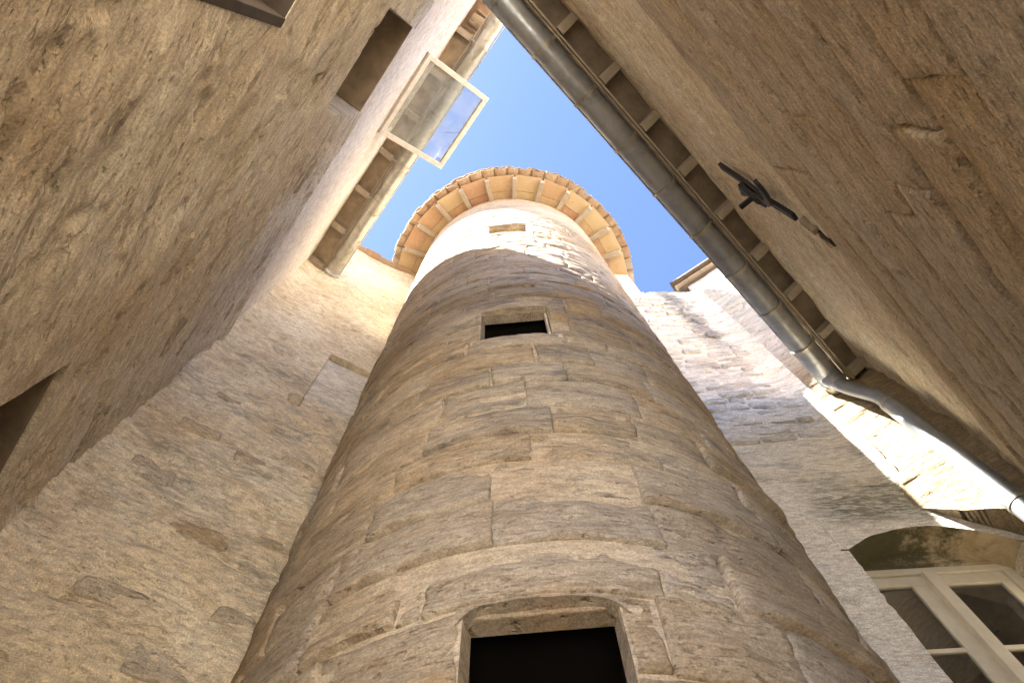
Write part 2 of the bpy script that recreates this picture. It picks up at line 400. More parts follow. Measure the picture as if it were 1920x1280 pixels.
# ------------------------------------------------------------------ wall frames (along-wall unit vector d, normal n, plane offset c)
def frame(d, n, P, out_sign):
    d = np.array(d); n = np.array(n); c = float(n@np.array(P))
    X = d if out_sign > 0 else -d          # local +y runs into the wall
    o = n*c
    return dict(loc=(o[0], o[1], 0), rz=math.atan2(X[1], X[0]), d=d, n=n, c=c, X=X)
def world(fr, u, y, z):
    X = fr['X']; Y = np.array([-X[1], X[0]]); o = np.array(fr['loc'][:2]); p = o+X*u+Y*y
    return Vector((p[0], p[1], z))
FL = frame((-0.58432832, 0.81151735), (0.81151735, 0.58432832), (-2.48525569, 2.00210668), 1)
FR = frame((0.69960227, 0.71453248), (0.71453248, -0.69960227), (3.35513896, 2.20769608), -1)
FBL = frame((0.8794424, 0.47600532), (0.47600532, -0.8794424), (-2.48525569, 2.00210668), 1)
FBR = frame((0.99837459, -0.05699273), (-0.05699273, -0.99837459), (2.86196382, 2.55832594), 1)
FT = frame((0.81501188, -0.57944424), (-0.57944424, -0.81501188), (2.86196382, 2.55832594), 1)
TC = (0.27172892, 2.92912539); TR = 1.5

# ------------------------------------------------------------------ ground
gm = MB(); gm.box(-150, 150, -150, 150, -.3, 0)
g = gm.build('ground', M['ground']); g['kind'] = 'structure'
pav = bpy.data.objects.new('courtyard_paving', None); link(pav); pav['kind'] = 'structure'
me0 = None
for i in range(-5, 9):
    for j in range(-4, 9):
        x, y = i*.5+(j % 2)*.25, j*.4
        if me0 is None:
            b = MB(); b.box(-.24, .24, -.19, .19, .001, .03); o = b.build('paving_stone', M['ground'], pav, bevel=.006); me0 = o.data
        else:
            o = bpy.data.objects.new('paving_stone', me0); link(o, pav)
        o.location = (x, y, 0)

# across the little square behind the photographer
nb = thing('neighbouring_house', 'pale rendered house across the sunny square behind the photographer', 'house', (3.0, -12.0, 0), math.atan2(-.766, -.643))
NB = nb

# ------------------------------------------------------------------ round tower
tower = thing('round_tower', 'tall round limestone stair tower with three small dark openings and a terracotta tiled eave', 'tower', (TC[0], TC[1], 0))
def cyl(U, V, H):
    a = np.asarray(U)/TR; r = TR+np.asarray(H)
    return np.stack([r*np.sin(a), -r*np.cos(a), np.asarray(V)], -1)
OU0, OU1 = -.377, .105
OPEN = [(OU0, OU1, .4+EYE, 1.72+EYE), (OU0+.0, OU1, 4.22+EYE, 4.87+EYE), (OU0+.02, OU1, 7.94+EYE, 8.45+EYE)]
TOPZ = 10.66+EYE
us = np.unique(np.round(np.concatenate([np.linspace(-math.pi*TR, math.pi*TR, 240), [o[0] for o in OPEN], [o[1] for o in OPEN]]), 5))
vs = np.unique(np.round(np.concatenate([np.linspace(0, TOPZ+.08, 200), [o[2] for o in OPEN], [o[3] for o in OPEN]]), 5))
def tkeep(U, V):
    k = np.ones(U.shape, bool)
    for a, b, c, d in OPEN: k &= ~((U > a) & (U < b) & (V > c) & (V < d))
    return k
def th(U, V):
    h = -.003+.010*fbm(U*3, V*6, 4, 9)
    s = np.clip((V-(8.9+EYE))/.8, 0, 1)
    return h+s*.014                                 # the head of the tower is rendered over its stones
height_wall('mortar_joints', tower, us, vs, th, tkeep, M['mortar'], .10, cyl)
# inner face of the stair shaft, dark
inn = MB()
n = 40; zs = [0, TOPZ]
vv = [((TR-.45)*math.cos(2*math.pi*k/n), (TR-.45)*math.sin(2*math.pi*k/n), z) for z in zs for k in range(n)]
# the stones, course by course
random.seed(3)
z = .0; rows = []
while z < 9.35+EYE:
    h = random.uniform(.23, .33) if z < 5.5+EYE else random.uniform(.19, .26)
    rows.append((z, z+h)); z += h
edges = sorted(set([e for o in OPEN for e in (o[2], o[3])]))
# let the course lines meet the heads and sills of the openings
for e in edges:
    i = min(range(1, len(rows)), key=lambda k: abs(rows[k][0]-e))
    rows[i-1] = (rows[i-1][0], e); rows[i] = (e, rows[i][1])
stuffV, stuffF, nst = [], [], 0
vis0, vis1 = -1.95, 1.95
cnt = 0
for ri, (z0, z1) in enumerate(rows):
    off = random.uniform(0, .5)
    spans = []
    u = -math.pi*TR+off
    cuts = [u]
    while u < math.pi*TR-.3:
        u += random.uniform(.34, .68); cuts.append(u)
    for a, b in zip(cuts[:-1], cuts[1:]): spans.append((a, b))
    zc = (z0+z1)/2
    for o in OPEN:
        if o[2]-.001 < zc < o[3]+.001:
            ns = []
            for a, b in spans:
                if b <= o[0] or a >= o[1]: ns.append((a, b)); continue
                if a < o[0]-.03: ns.append((a, o[0]-.002))
                if b > o[1]+.03: ns.append((o[1]+.002, b))
            spans = ns
        elif abs(z0-o[3]) < .002:   # lintel stone over the opening
            ns = [(a, min(b, o[0]-.14)) for a, b in spans if a < o[0]-.2]+[(o[0]-.14, o[1]+.16)]+[(max(a, o[1]+.16), b) for a, b in spans if b > o[1]+.22]
            spans = ns
        elif abs(z1-o[2]) < .002:
            ns = [(a, min(b, o[0]-.08)) for a, b in spans if a < o[0]-.14]+[(o[0]-.08, o[1]+.08)]+[(max(a, o[1]+.08), b) for a, b in spans if b > o[1]+.14]
            spans = ns
    for a, b in spans:
        if b-a < .05: continue
        g_ = .003
        vis = a < vis1 and b > vis0 and z1 > .7+EYE
        big = z0 < 3+EYE
        fz = 1.3 if big else (.7 if z0 < 5.8+EYE else .10)
        pr = .004+random.uniform(-.010, .018)*fz
        kw = dict(depth=.03, proud=pr, rough=.013 if big else .008, seed=random.random()*90, cham=.010, wob=.008, tilt=random.uniform(-.034, .010)*fz*.8, res=.032 if vis else .12)
        if vis and cnt < 298:
            stone(tower, M['tower'], a+g_, b-g_, z0+g_, z1-g_, cyl, **kw); cnt += 1
        else:
            P, F = stone(None, None, a+g_, b-g_, z0+g_, z1-g_, cyl, ret=True, **kw)
            stuffV.append(P); stuffF.append(F+nst); nst += len(P)
fast_mesh('stones', np.concatenate(stuffV), np.concatenate(stuffF), M['tower'], tower, kind='stuff')
# inner shell of the stair shaft
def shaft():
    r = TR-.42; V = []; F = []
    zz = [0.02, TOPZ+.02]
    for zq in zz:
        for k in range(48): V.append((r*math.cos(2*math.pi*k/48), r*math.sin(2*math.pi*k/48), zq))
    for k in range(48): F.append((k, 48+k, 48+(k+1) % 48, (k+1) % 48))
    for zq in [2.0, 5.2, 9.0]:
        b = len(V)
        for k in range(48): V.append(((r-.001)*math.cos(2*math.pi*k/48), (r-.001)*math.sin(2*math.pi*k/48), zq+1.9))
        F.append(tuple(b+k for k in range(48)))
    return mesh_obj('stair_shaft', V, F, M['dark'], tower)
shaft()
# window dressings: rebated lintel, jambs and sill inside each opening
for wi, o in enumerate(OPEN):
    am = (o[0]+o[1])/2/TR
    X = Vector((math.cos(am), math.sin(am), 0)); Y = Vector((-math.sin(am), math.cos(am), 0)); C0 = Vector((math.sin(am)*TR, -math.cos(am)*TR, 0))
    w = (o[1]-o[0])/2
    def bx(x0, x1, y0, y1, z0, z1, name, mat, label=None, _X=X, _Y=Y, _C=C0):
        b = MB(); b.box(x0, x1, y0, y1, z0, z1)
        b.v = [tuple(_C+_X*v[0]+_Y*v[1]+Vector((0, 0, v[2]))) for v in b.v]
        return b.build(name, mat, tower, bevel=.006, label=label)
    bx(-w-.1, w+.1, .045, .12, o[3]-.022, o[3]+.1, 'lintel', M['tower'])
    bx(-w-.08, -w+.004, .06, .12, o[2], o[3]-.024, 'jamb', M['tower'])
    bx(w-.022 if wi == 1 else w-.004, w+.08, .06, .12, o[2], o[3]-.024, 'jamb', M['rear'] if wi == 1 else M['tower'])
    bx(-w-.06, w+.06, .02, .12, o[2]-.08, o[2]+.006, 'sill', M['back'])
    # splayed back walls of the thickness behind the rebate, unlit
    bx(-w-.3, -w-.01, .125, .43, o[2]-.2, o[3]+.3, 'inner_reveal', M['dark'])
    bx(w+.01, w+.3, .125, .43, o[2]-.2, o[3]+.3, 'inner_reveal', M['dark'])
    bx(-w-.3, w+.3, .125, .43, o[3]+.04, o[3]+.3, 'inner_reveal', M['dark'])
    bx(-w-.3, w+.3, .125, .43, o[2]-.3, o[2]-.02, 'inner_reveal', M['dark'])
def arch_head():
    o = OPEN[0]; n = 24; V = []; F = []
    for hh in (.004, -.05):
        for k in range(n+1):
            u = o[0]-.02+(o[1]-o[0]+.04)*k/n; t = 2*k/n-1
            zb = o[3]-.006-.060*abs(t)**7+.006*float(fbm(np.array(u*20.), np.array(1.), 2, 77))
            V.append(tuple(cyl(u, zb, hh)))
        for k in range(n+1):
            u = o[0]-.02+(o[1]-o[0]+.04)*k/n; V.append(tuple(cyl(u, o[3]+.01, hh)))
    m = n+1
    for k in range(n):
        F += [(k, k+1, m+k+1, m+k), (2*m+k+1, 2*m+k, 3*m+k, 3*m+k+1), (k+1, k, 2*m+k, 2*m+k+1)]
    mesh_obj('arched_lintel', V, F, M['tower'], tower)
arch_head()
# eave: rafters, terracotta slabs, canal tiles
SL = math.tan(R_(18))
def pol(a, r, z): return Vector((r*math.sin(a), r*math.cos(a), z))        # a = azimuth from +Y
nraf = 27; a0 = R_(179.3); st_ = 2*math.pi/nraf
zr = lambda r: TOPZ-(r-TR)*SL
for k in range(nraf):
    a = a0+k*st_
    b = MB(); b.beam(pol(a, TR-.05, zr(TR-.05)+.045), pol(a, 1.84, zr(1.84)+.045), .064, .09)
    b.build('rafter', M['beam'], tower, bevel=.004)
    for (r0, r1) in ((TR-.02, 1.632), (1.638, 1.88)):
        aa0 = a+.075/2/((r0+r1)/2)*.4; aa1 = a+st_-.075/2/((r0+r1)/2)*.4
        lift = .092+random.uniform(0, .004); V = []
        for dz in (0, .03):
            for (aa, r) in ((aa0, r0), (aa1, r0), (aa1, r1), (aa0, r1)): V.append(pol(aa, r, zr(r)+lift+dz))
        mesh_obj('terracotta_slab', V, [(0, 1, 2, 3), (7, 6, 5, 4), (0, 4, 5, 1), (1, 5, 6, 2), (2, 6, 7, 3), (3, 7, 4, 0)], M['slab'], tower)
def canal(parent, base, out, side, upv, L, w0, w1, arch_up, name='roof_tile', mat=None):
    """tapered half-round clay tile, shell 14 mm thick; from base going along out"""
    n = 7; V = []; F = []
    for e, (t, w) in enumerate(((0, w0), (1, w1))):
        for rr in (0, -.014):
            for k in range(n+1):
                q = math.pi*k/n; r = w/2+rr
                V.append(base+out*(L*t)+side*(r*math.cos(q))+upv*((1 if arch_up else -1)*r*math.sin(q)*.55))
    m = n+1
    for k in range(n):
        F += [(k, k+1, 2*m+k+1, 2*m+k), (m+k+1, m+k, 3*m+k, 3*m+k+1), (k+1, k, m+k, m+k+1), (2*m+k, 2*m+k+1, 3*m+k+1, 3*m+k)]
    for k in (0, n): F.append((k, 2*m+k, 3*m+k, m+k))
    return mesh_obj(name, V, F, mat or M['tile'], parent, smooth=False)
nt = 62
for k in range(nt):
    for lay in (0, 1):
        a = 2*math.pi*(k+.5*lay)/nt+random.uniform(-.008, .008)
        out = Vector((math.sin(a), math.cos(a), -SL*.9)).normalized(); side = Vector((math.cos(a), -math.sin(a), 0))
        side = (side+Vector((0, 0, random.uniform(-.06, .06)))).normalized()
        upv = side.cross(out); upv = upv if upv.z > 0 else -upv
        r0 = 1.72; L = random.uniform(.27, .295)-lay*.010
        if random.random() < .12: L -= .03
        canal(tower, pol(a, r0, zr(r0)+.205+lay*.028), out, side, upv, L, .17, .205, bool(lay))
b = MB(); V = []; F = []
for i, (r, dz) in enumerate(((1.7, .2), (1.2, .2), (.6, .2), (.02, .2))):
    for q in range(124):
        a = 2*math.pi*q/124; V.append(pol(a, r, TOPZ-(r-TR)*SL+dz+(.05 if q % 2 else 0)))
for i in range(3):
    for q in range(124): F.append((i*124+q, i*124+(q+1) % 124, (i+1)*124+(q+1) % 124, (i+1)*124+q))
mesh_obj('conical_roof', V, F, M['tile'], tower)

# ------------------------------------------------------------------ left house
LZ0 = 5.85+EYE; LTOP = 8.92+EYE
left = thing('left_house', 'tall house on the left, rough render below, smooth pale plaster under its eave', 'house', FL['loc'], FL['rz'])
LO = [(-.06, .71, 4.5+EYE, 5.85+EYE), (1.85, 2.75, .3+EYE, 2.67+EYE), (-2.0, .25, -1.0, 2.87+EYE)]
def lcut(V): return np.where(V < 4.6+EYE, -.45-.22*np.clip((V-4.0-EYE)/.6, 0, 1), -.85)
def lin(a, b, s): return np.linspace(a, b, max(2, int((b-a)/s)+1))
us = np.unique(np.round(np.concatenate([lin(-.85, 3.10, .018), [-.06, .71, 1.85, 2.75, .25]]), 5))
vs = np.unique(np.round(np.concatenate([lin(0, 1.2, .1), lin(1.2, LZ0, .018), [v for o in LO for v in o[2:] if v > 0]]), 5))
def lh(U, V):
    dm = 9.
    for a, b_, c, d in LO:
        dx = np.maximum(np.maximum(a-U, U-b_), 0); dz = np.maximum(np.maximum(c-V, V-d), 0); dm = np.minimum(dm, np.hypot(dx, dz))
    q = np.clip(dm/.22, .12, 1)
    h = .030+q*(.036*fbm(U*.9, V*1.6, 3, 4)+.030*fbm(U*2.3, V*6.5, 5, 14))
    led = fbm(U*1.1, V*7, 3, 21); h += q*.012*np.clip(led*4, -.3, 1)
    pit = fbm(U*6, V*15, 3, 31); h -= .022*np.clip((pit-.28)*5, 0, 1)
    return h
def lk(U, V):
    k = np.ones(U.shape, bool)
    w = .006*fbm(U*4, V*4, 3, 6)
    for a, b_, c, d in LO: k &= ~((U > a+w) & (U < b_+w) & (V > c+w) & (V < d+w*.4))
    return k & (U > lcut(V))
height_wall('rendered_wall', left, us, vs, lh, lk, M['left'], .38)
us = np.unique(np.round(np.concatenate([lin(-1.05, 3.10, .03), [0.02, 1.0]]), 5))
vs = np.unique(np.round(np.concatenate([lin(LZ0, LTOP+.1, .03), [7.62+EYE, 8.84+EYE]]), 5))
us = us[us > -.86]
height_wall('plastered_wall', left, us, vs, lambda U, V: .004+.012*fbm(U*.8, V*1.2, 3, 8)+.004*fbm(U*5, V*6, 3, 18),
            lambda U, V: ~((U > .02) & (U < 1.0) & (V > 7.62+EYE) & (V < 8.84+EYE)), M['plaster'], .38)
b = MB(); b.box(.3, 3.1, .40, .5, 0, 4.6+EYE); b.box(-.83, 3.1, .40, .5, 4.601+EYE, LTOP); b.build('inner_wall', M['dark'], left)
b = MB(); b.box(.252, .40, .385, 4.0, 0, 4.5+EYE); b.box(-.83, .40, .39, 4.0, 4.501+EYE, 4.7+EYE); b.build('passage_wall', M['board2'], left)
random.seed(61)
for (u, z, w, h) in [(2.2, 4.1, .34, .13), (2.55, 4.4, .25, .1), (1.7, 3.9, .3, .12), (2.0, 4.75, .3, .1), (2.6, 3.5, .3, .14), (1.35, 3.3, .34, .1), (1.0, 3.7, .25, .1), (1.55, 4.9, .35, .12), (2.75, 4.95, .2, .12), (1.2, 2.5, .3, .12), (2.3, 3.1, .28, .13), (2.85, 4.0, .2, .12), (1.9, 5.3, .3, .1), (2.5, 5.4, .26, .1), (1.1, 5.1, .3, .1), (.9, 2.3, .3, .1)]:
    o = stone(left, M['rubble2'], u, u+w, z+EYE, z+h+EYE, flat, res=.03, depth=.06, proud=.026+random.uniform(-.006, .012), rough=.016, seed=random.random()*90, cham=.02, oval=.5, wob=.018)
# blind back panels of the three deep openings and what shows of their frames
for o, dp in zip(LO[:2], (.34, .36)):
    b = MB(); b.box(o[0]-.05, o[1]+.05, dp, dp+.03, o[2]-.05, o[3]+.05); b.build('shutter', M['board2'], left)
b = MB(); b.box(LO[1][0], LO[1][1], .16, .20, LO[1][3]-.06, LO[1][3]+.03); b.box(LO[1][0]-.03, LO[1][0]+.05, .16, .2, LO[1][2], LO[1][3]); b.build('window_frame', M['beam'], left, bevel=.004)
b = MB(); b.box(LO[2][1]-.13, LO[2][1]+.05, .10, .36, 0, LO[2][3]); b.build('door_frame', M['board2'], left, bevel=.006)
b = MB(); b.box(LO[2][1]-.02, LO[2][1]+.02, -.035, .098, 0, LO[2][3]-.002); b.box(LO[2][1]-.4, LO[2][1]+.02, -.03, .37, LO[2][3]-.001, LO[2][3]+.03); b.build('door_lining', M['timber'], left, bevel=.004)
b = MB(); b.box(-.055, .705, -.012, .335, 5.825+EYE, 5.846+EYE); b.build('added_soffit_board', M['board'], left)  # brown board added to give this soffit its dark tone
b = MB(); b.box(1.855, 2.80, .0, .355, 2.63+EYE, 2.662+EYE); b.build('added_soffit_board', M['board2'], left)  # dark board added to paint the shade of the unlit soffit
b = MB(); b.box(1.856, 1.875, .03, .355, .3+EYE, 2.629+EYE); b.build('window_lining', M['board2'], left)
# high window with its sash folded outwards
wz0, wz1 = 7.62+EYE, 8.84+EYE
win = bpy.data.objects.new('window', None); link(win, left); win.location = (.5, 0, wz0)
b = MB(); b.box(-.50, .52, .30, .36, 0, .05); b.box(-.50, .52, .30, .36, 1.17, 1.22); b.box(-.48, -.43, .30, .36, .05, 1.17); b.box(.45, .50, .30, .36, .05, 1.17)
b.build('window_frame', M['white'], win, bevel=.004)
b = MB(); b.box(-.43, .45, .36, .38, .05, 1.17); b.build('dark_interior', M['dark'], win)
# sash plane: hinge on the sill line, leaning out 42 degrees above level
h0 = Vector((0, -.012, 0.0)); od = Vector((0, -.745, .655)).normalized(); W2 = .485; Ls = .985; th_ = .038
nn = Vector((1, 0, 0)).cross(od)
def sashbox(x0, x1, s0, s1, t0, t1, name, mat):
    V = []
    for t in (t0, t1):
        for (x, s) in ((x0, s0), (x1, s0), (x1, s1), (x0, s1)): V.append(h0+Vector((x, 0, 0))+od*s+nn*t)
    return mesh_obj(name, V, [(0, 1, 2, 3), (7, 6, 5, 4), (0, 4, 5, 1), (1, 5, 6, 2), (2, 6, 7, 3), (3, 7, 4, 0)], mat, win)
for a in ((-W2, -W2+.058, 0, Ls), (W2-.058, W2, 0, Ls), (-W2+.06, W2-.06, .001, .055), (-W2+.06, W2-.06, Ls-.065, Ls-.001)):
    o = sashbox(*a, 0, th_, 'sash_rail', M['white']); m = o.modifiers.new('bevel', 'BEVEL'); m.width = .005; m.segments = 2
sashbox(-W2+.055, W2-.055, .05, Ls-.06, .016, .021, 'pane', M['sashglass'])
b = MB(); b.tube([h0+Vector((.12, 0, 0))+od*.72+nn*.0, h0+Vector((.02, 0, 0))+od*.93+nn*.0], .003, 6); b.build('stay_bar', M['iron'], win)
# eave of the left house
lr = [-.40+.571*k for k in range(0, 7)]
for k, a in enumerate(lr):
    b = MB(); b.beam((a, .04, 8.965+EYE), (a, -.205, 8.905+EYE), .075, .085); b.build('rafter', M['beam'], left, bevel=.004)
for k in range(len(lr)):
    a = lr[k]; e = lr[k+1] if k+1 < len(lr) else 3.1
    for s in range(1):
        b = MB(); b.beam(((a+e)/2, .05, 9.035+EYE), ((a+e)/2, -.215, 8.972+EYE), (e-a)-.004, .022); b.build('soffit_board', M['board'], left)
b = MB(); b.box(-.85, 3.09, -.222, -.208, 8.90+EYE, 8.96+EYE); b.build('fascia_board', M['beam'], left)
b = MB(); b.box(-.85, 3.09, -.240, -.226, 8.92+EYE, 8.99+EYE); b.build('fascia_board', M['board'], left)
for k in range(22):
    x = -.78+k*.175
    canal(left, Vector((x, -.06, 9.09+EYE)), Vector((0, -1, -.22)).normalized(), Vector((1, 0, 0)), Vector((0, -.22, 1)).normalized(), .24+random.uniform(-.015, .015), .14, .165, k % 2 == 0)
b = MB(); b.beam((1.11, 4.5, 10.42+EYE), (1.11, -.25, 9.10+EYE), 3.97, .06); b.build('tiled_roof', M['tile'], left)
b = MB(); b.box(-.86, 3.1, 4.01, 4.3, 0, 10.2+EYE); b.build('rear_wall', M['left'], left)
b = MB(); b.box(-1.0, -.862, .0, 4.2, 4.6+EYE, 9.3+EYE); b.build('end_wall', M['left'], left)

b = MB(); b.box(-.5, .80, .30, .95, 9.2+EYE, 11.75+EYE); b.box(-.55, .85, .25, 1.0, 11.75+EYE, 11.85+EYE); b.build('added_shade_chimney', M['left'], left, bevel=.01)  # unseen stack added to keep the sun off the right house

# ------------------------------------------------------------------ right house (local x = minus along)
right_h = thing('right_house', 'lower house on the right, brown coursed stone with paler band below the eave', 'house', FR['loc'], FR['rz'])
RZ0 = 3.75+EYE; RTOP = 5.52+EYE
us = lin(-3.93, .62, .020)
def rcut(V): return np.where(V < 2.7+EYE, -.05, np.where(V < 4.6+EYE, .22, 9))
def split(U): return RZ0+.03*fbm(U*1.5, U*0, 3, 5)
vs = np.concatenate([lin(0, 1.2, .1)[:-1], lin(1.2, RZ0+.02, .02)])
height_wall('mortar_joints', right_h, us, vs, lambda U, V: .006+.008*fbm(U*1.3, V*4, 4, 40), lambda U, V: U < rcut(V), M['right'], .4)
vs = np.concatenate([lin(RZ0, RTOP+.1, .022)])
def rh(U, V):
    h = -.018+.016*fbm(U*.9, V*3.5, 3, 42)+.016*fbm(U*1.6, V*11, 4, 43)
    led = fbm(U*.7, V*9, 3, 44); h += .010*np.clip(led*5, -1, 1)
    h += .035*np.clip((V-(RTOP-.14))/.08, 0, 1)*(1+.6*fbm(U*3, V*0, 2, 45))
    # socket left by a missing tile, beside the iron anchor
    hole = ((U > -1.86) & (U < -1.70) & (V > 3.93+EYE) & (V < 4.00+EYE)) | ((U > -1.95) & (U < -1.86) & (V > 3.80+EYE) & (V < 3.96+EYE))
    return h-.05*hole
height_wall('upper_wall', right_h, us, vs, rh, lambda U, V: U < rcut(V), M['rightup'], .4)
random.seed(21)
z = 1.15; k = 0
while z < RZ0-.05:
    hgt = random.uniform(.20, .34); z1 = min(z+hgt, RZ0+.0)
    if RZ0-z1 < .12: z1 = RZ0
    u = -3.93
    u -= random.uniform(0, .3)
    xr = float(rcut(np.array((z+z1)/2)))
    while u < xr-.1:
        w = random.uniform(.8, 1.9)
        stone(right_h, M['right'], max(u, -3.93)+.003, min(u+w, xr)-.003, z+.005, z1-.005, flat, res=.03, depth=.04, proud=.024+random.uniform(-.007, .008), rough=.007, seed=random.random()*80, cham=.014, wob=.010, tilt=random.uniform(-.028, .004))
        u += w
    z = z1
rr_ = [-(-.02+.475*k) for k in range(-1, 9)]
for k, a in enumerate(rr_):
    b = MB(); b.beam((a, .04, 5.565+EYE), (a, -.175, 5.525+EYE), .072, .085); b.build('rafter', M['beam'], right_h, bevel=.004)
    e = a-.475 if k < len(rr_)-1 else -3.93
    b = MB(); b.beam(((a+e)/2, .05, 5.635+EYE), ((a+e)/2, -.185, 5.59+EYE), abs(a-e)-.004, .022); b.build('soffit_board', M['board2'], right_h)
b = MB(); b.box(-3.84, .62, -.192, -.178, 5.50+EYE, 5.575+EYE); b.build('fascia_board', M['beam'], right_h)
b = MB(); b.box(-3.84, .62, -.212, -.196, 5.53+EYE, 5.61+EYE); b.build('fascia_board', M['board'], right_h)
for k in range(26):
    x = .55-k*.172
    canal(right_h, Vector((x, -.02, 5.70+EYE)), Vector((0, -1, -.2)).normalized(), Vector((1, 0, 0)), Vector((0, -.2, 1)).normalized(), .25+random.uniform(-.015, .015), .14, .165, k % 2 == 0)
b = MB(); b.beam((-1.735, .004, 4.02+EYE), (-1.80, .0, 3.90+EYE), .055, .05); b.build('terracotta_wedge', M['board'], right_h, bevel=.006)
b = MB(); b.add([(-1.80, -.006, 3.90+EYE), (-1.86, -.006, 3.93+EYE), (-1.90, -.008, 3.80+EYE), (-1.83, -.007, 3.84+EYE), (-1.80, .05, 3.90+EYE), (-1.86, .05, 3.93+EYE), (-1.90, .05, 3.80+EYE), (-1.83, .05, 3.84+EYE)],
    [(0, 1, 2, 3), (7, 6, 5, 4), (0, 4, 5, 1), (1, 5, 6, 2), (2, 6, 7, 3), (3, 7, 4, 0)]); b.build('dark_hole_patch', M['timber'], right_h)  # solid dark block painting the shade inside the hole
b = MB(); b.beam((-1.64, 3.6, 6.62+EYE), (-1.64, -.235, 5.72+EYE), 4.55, .06); b.build('tiled_roof', M['tile'], right_h)
b = MB(); b.box(-3.9, .62, .42, .5, 4.6+EYE, RTOP); b.box(-3.9, -.06, .42, .5, 0, 4.6+EYE); b.build('inner_wall', M['dark'], right_h)
b = MB(); b.box(-.2, -.06, .51, 3.19, 0, 4.6+EYE); b.box(-.2, .6, .51, 3.19, 4.601+EYE, 4.8+EYE); b.box(.5, .6, .51, 3.19, 4.801+EYE, 5.6+EYE); b.build('end_wall', M['right'], right_h)
b = MB(); b.box(-3.9, .62, 3.2, 3.5, 0, 6.4+EYE); b.build('rear_wall', M['right'], right_h)

# ------------------------------------------------------------------ wall between left house and tower
bl = thing('connecting_wall', 'pale weathered wall between the left house and the round tower with a blocked niche', 'wall', FBL['loc'], FBL['rz'])
NI = (-.31, .30, 5.49+EYE, 6.58+EYE)
us = np.unique(np.round(np.concatenate([lin(-1.30, .75, .018), NI[:2]]), 5))
vs = np.unique(np.round(np.concatenate([lin(0, 2.4, .1), lin(2.4, 7+EYE, .018), lin(7+EYE, 10.60+EYE, .03), NI[2:]]), 5))
def blh(U, V):
    h = .030*fbm(U*1.0, V*1.3, 3, 51)+.030*fbm(U*2.0, V*5, 5, 52)
    led = fbm(U*1.4, V*5.5, 3, 53); h += .012*np.clip(led*5, -1, .6)
    pit = fbm(U*4.5, V*12, 3, 54); h -= .020*np.clip((pit-.30)*5, 0, 1)
    h += .05*np.clip((-1.05-U)/.2, 0, 1)              # the render rounds into the corner
    dx = np.maximum(np.maximum(NI[0]-U, U-NI[1]), 0); dz = np.maximum(np.maximum(NI[2]-V, V-NI[3]), 0)
    h *= np.clip(np.hypot(dx, dz)/.2, .3, 1)
    return h
height_wall('rendered_wall', bl, us, vs, blh, lambda U, V: ~((U > NI[0]+.008*fbm(U*9, V*9, 2, 56)) & (U < NI[1]) & (V > NI[2]+.01*fbm(U*7, V*7, 2, 57)) & (V < NI[3])), M['back'], .4)
height_wall('niche_infill', bl, lin(NI[0]-.02, NI[1]+.02, .02), lin(NI[2]-.02, NI[3]+.02, .02), lambda U, V: -.050+.016*fbm(U*3, V*3, 4, 58)-.02*np.clip(((V-NI[2])-1.09+.05)/.06, 0, 1), lambda U, V: V < 99, M['rear'], .3)
random.seed(31)
for (u, z, w, h) in [(-.95, 4.35, .30, .15), (-.62, 4.75, .26, .13), (-.90, 4.9, .22, .12), (-.50, 4.25, .34, .14), (-.2, 4.4, .28, .16), (-1.0, 3.7, .3, .2), (-.55, 3.35, .36, .18),
                     (-.2, 3.55, .3, .13), (-.75, 2.75, .42, .15), (-.35, 2.45, .4, .16), (-.95, 2.2, .3, .16), (-.1, 2.9, .24, .14), (-.45, 5.6, .11, .2), (-.42, 5.3, .12, .16)]:
    stone(bl, M['rubble2'], u, u+w, z+EYE, z+h+EYE, flat, res=.022, depth=.06, proud=.004+random.uniform(-.004, .010), rough=.024, seed=random.random()*90, cham=.02, oval=.45, wob=.014)
for k in range(7):
    x0 = -1.28+k*.27
    b = MB(); b.box(x0, x0+.262, -.055-random.uniform(0, .02), .3, 10.61+EYE, 10.635+EYE+random.uniform(0, .01)); b.build('coping_tile', M['tile'], bl, bevel=.004)
b = MB(); b.beam((-.3, .7, 10.86+EYE), (-.3, .0, 10.67+EYE), 2.0, .04); b.build('tiled_roof', M['tile'], bl)
# lime fillet where this wall dies into the tower
V = []; F = []
P0 = world(FBL, -.03, -.015, 0)

# ------------------------------------------------------------------ rear wall with the arched window
rear = thing('rear_wall', 'pale rubble wall right of the tower with dark weather streak and arched window low down', 'wall', FBR['loc'], FBR['rz'])
WU0, WU1, WZ0, WZ1 = 2.03, 3.09, 1.2+EYE, 3.90+EYE
us = np.unique(np.round(np.concatenate([lin(.9, 2.76, .02), [2.03, 2.711]]), 5))
vs = np.unique(np.round(np.concatenate([lin(0, 2.4, .1), lin(2.4, 9.62+EYE, .024), [WZ0, WZ1]]), 5))
def brh(U, V):
    h = .020*fbm(U*1.0, V*1.4, 3, 61)+.012*fbm(U*2.2, V*6, 5, 62)
    pit = fbm(U*4, V*12, 3, 63); h -= .016*np.clip((pit-.3)*5, 0, 1)
    h += .07*np.clip((U-2.52)/.24, 0, 1)**2*np.clip((V-WZ1-.15)/.3, 0, 1)
    return h
def brk(U, V):
    k = ~((U > WU0+.012*fbm(U*5, V*9, 3, 64)) & (V > WZ0) & (V < WZ1))
    k &= ~(V > 9.60+EYE-.22*np.clip(U-1.95, 0, 1)+.03*fbm(U*4, V*0, 3, 65)) 
    return k
height_wall('rendered_wall', rear, us, vs, brh, brk, M['rear'], .38)
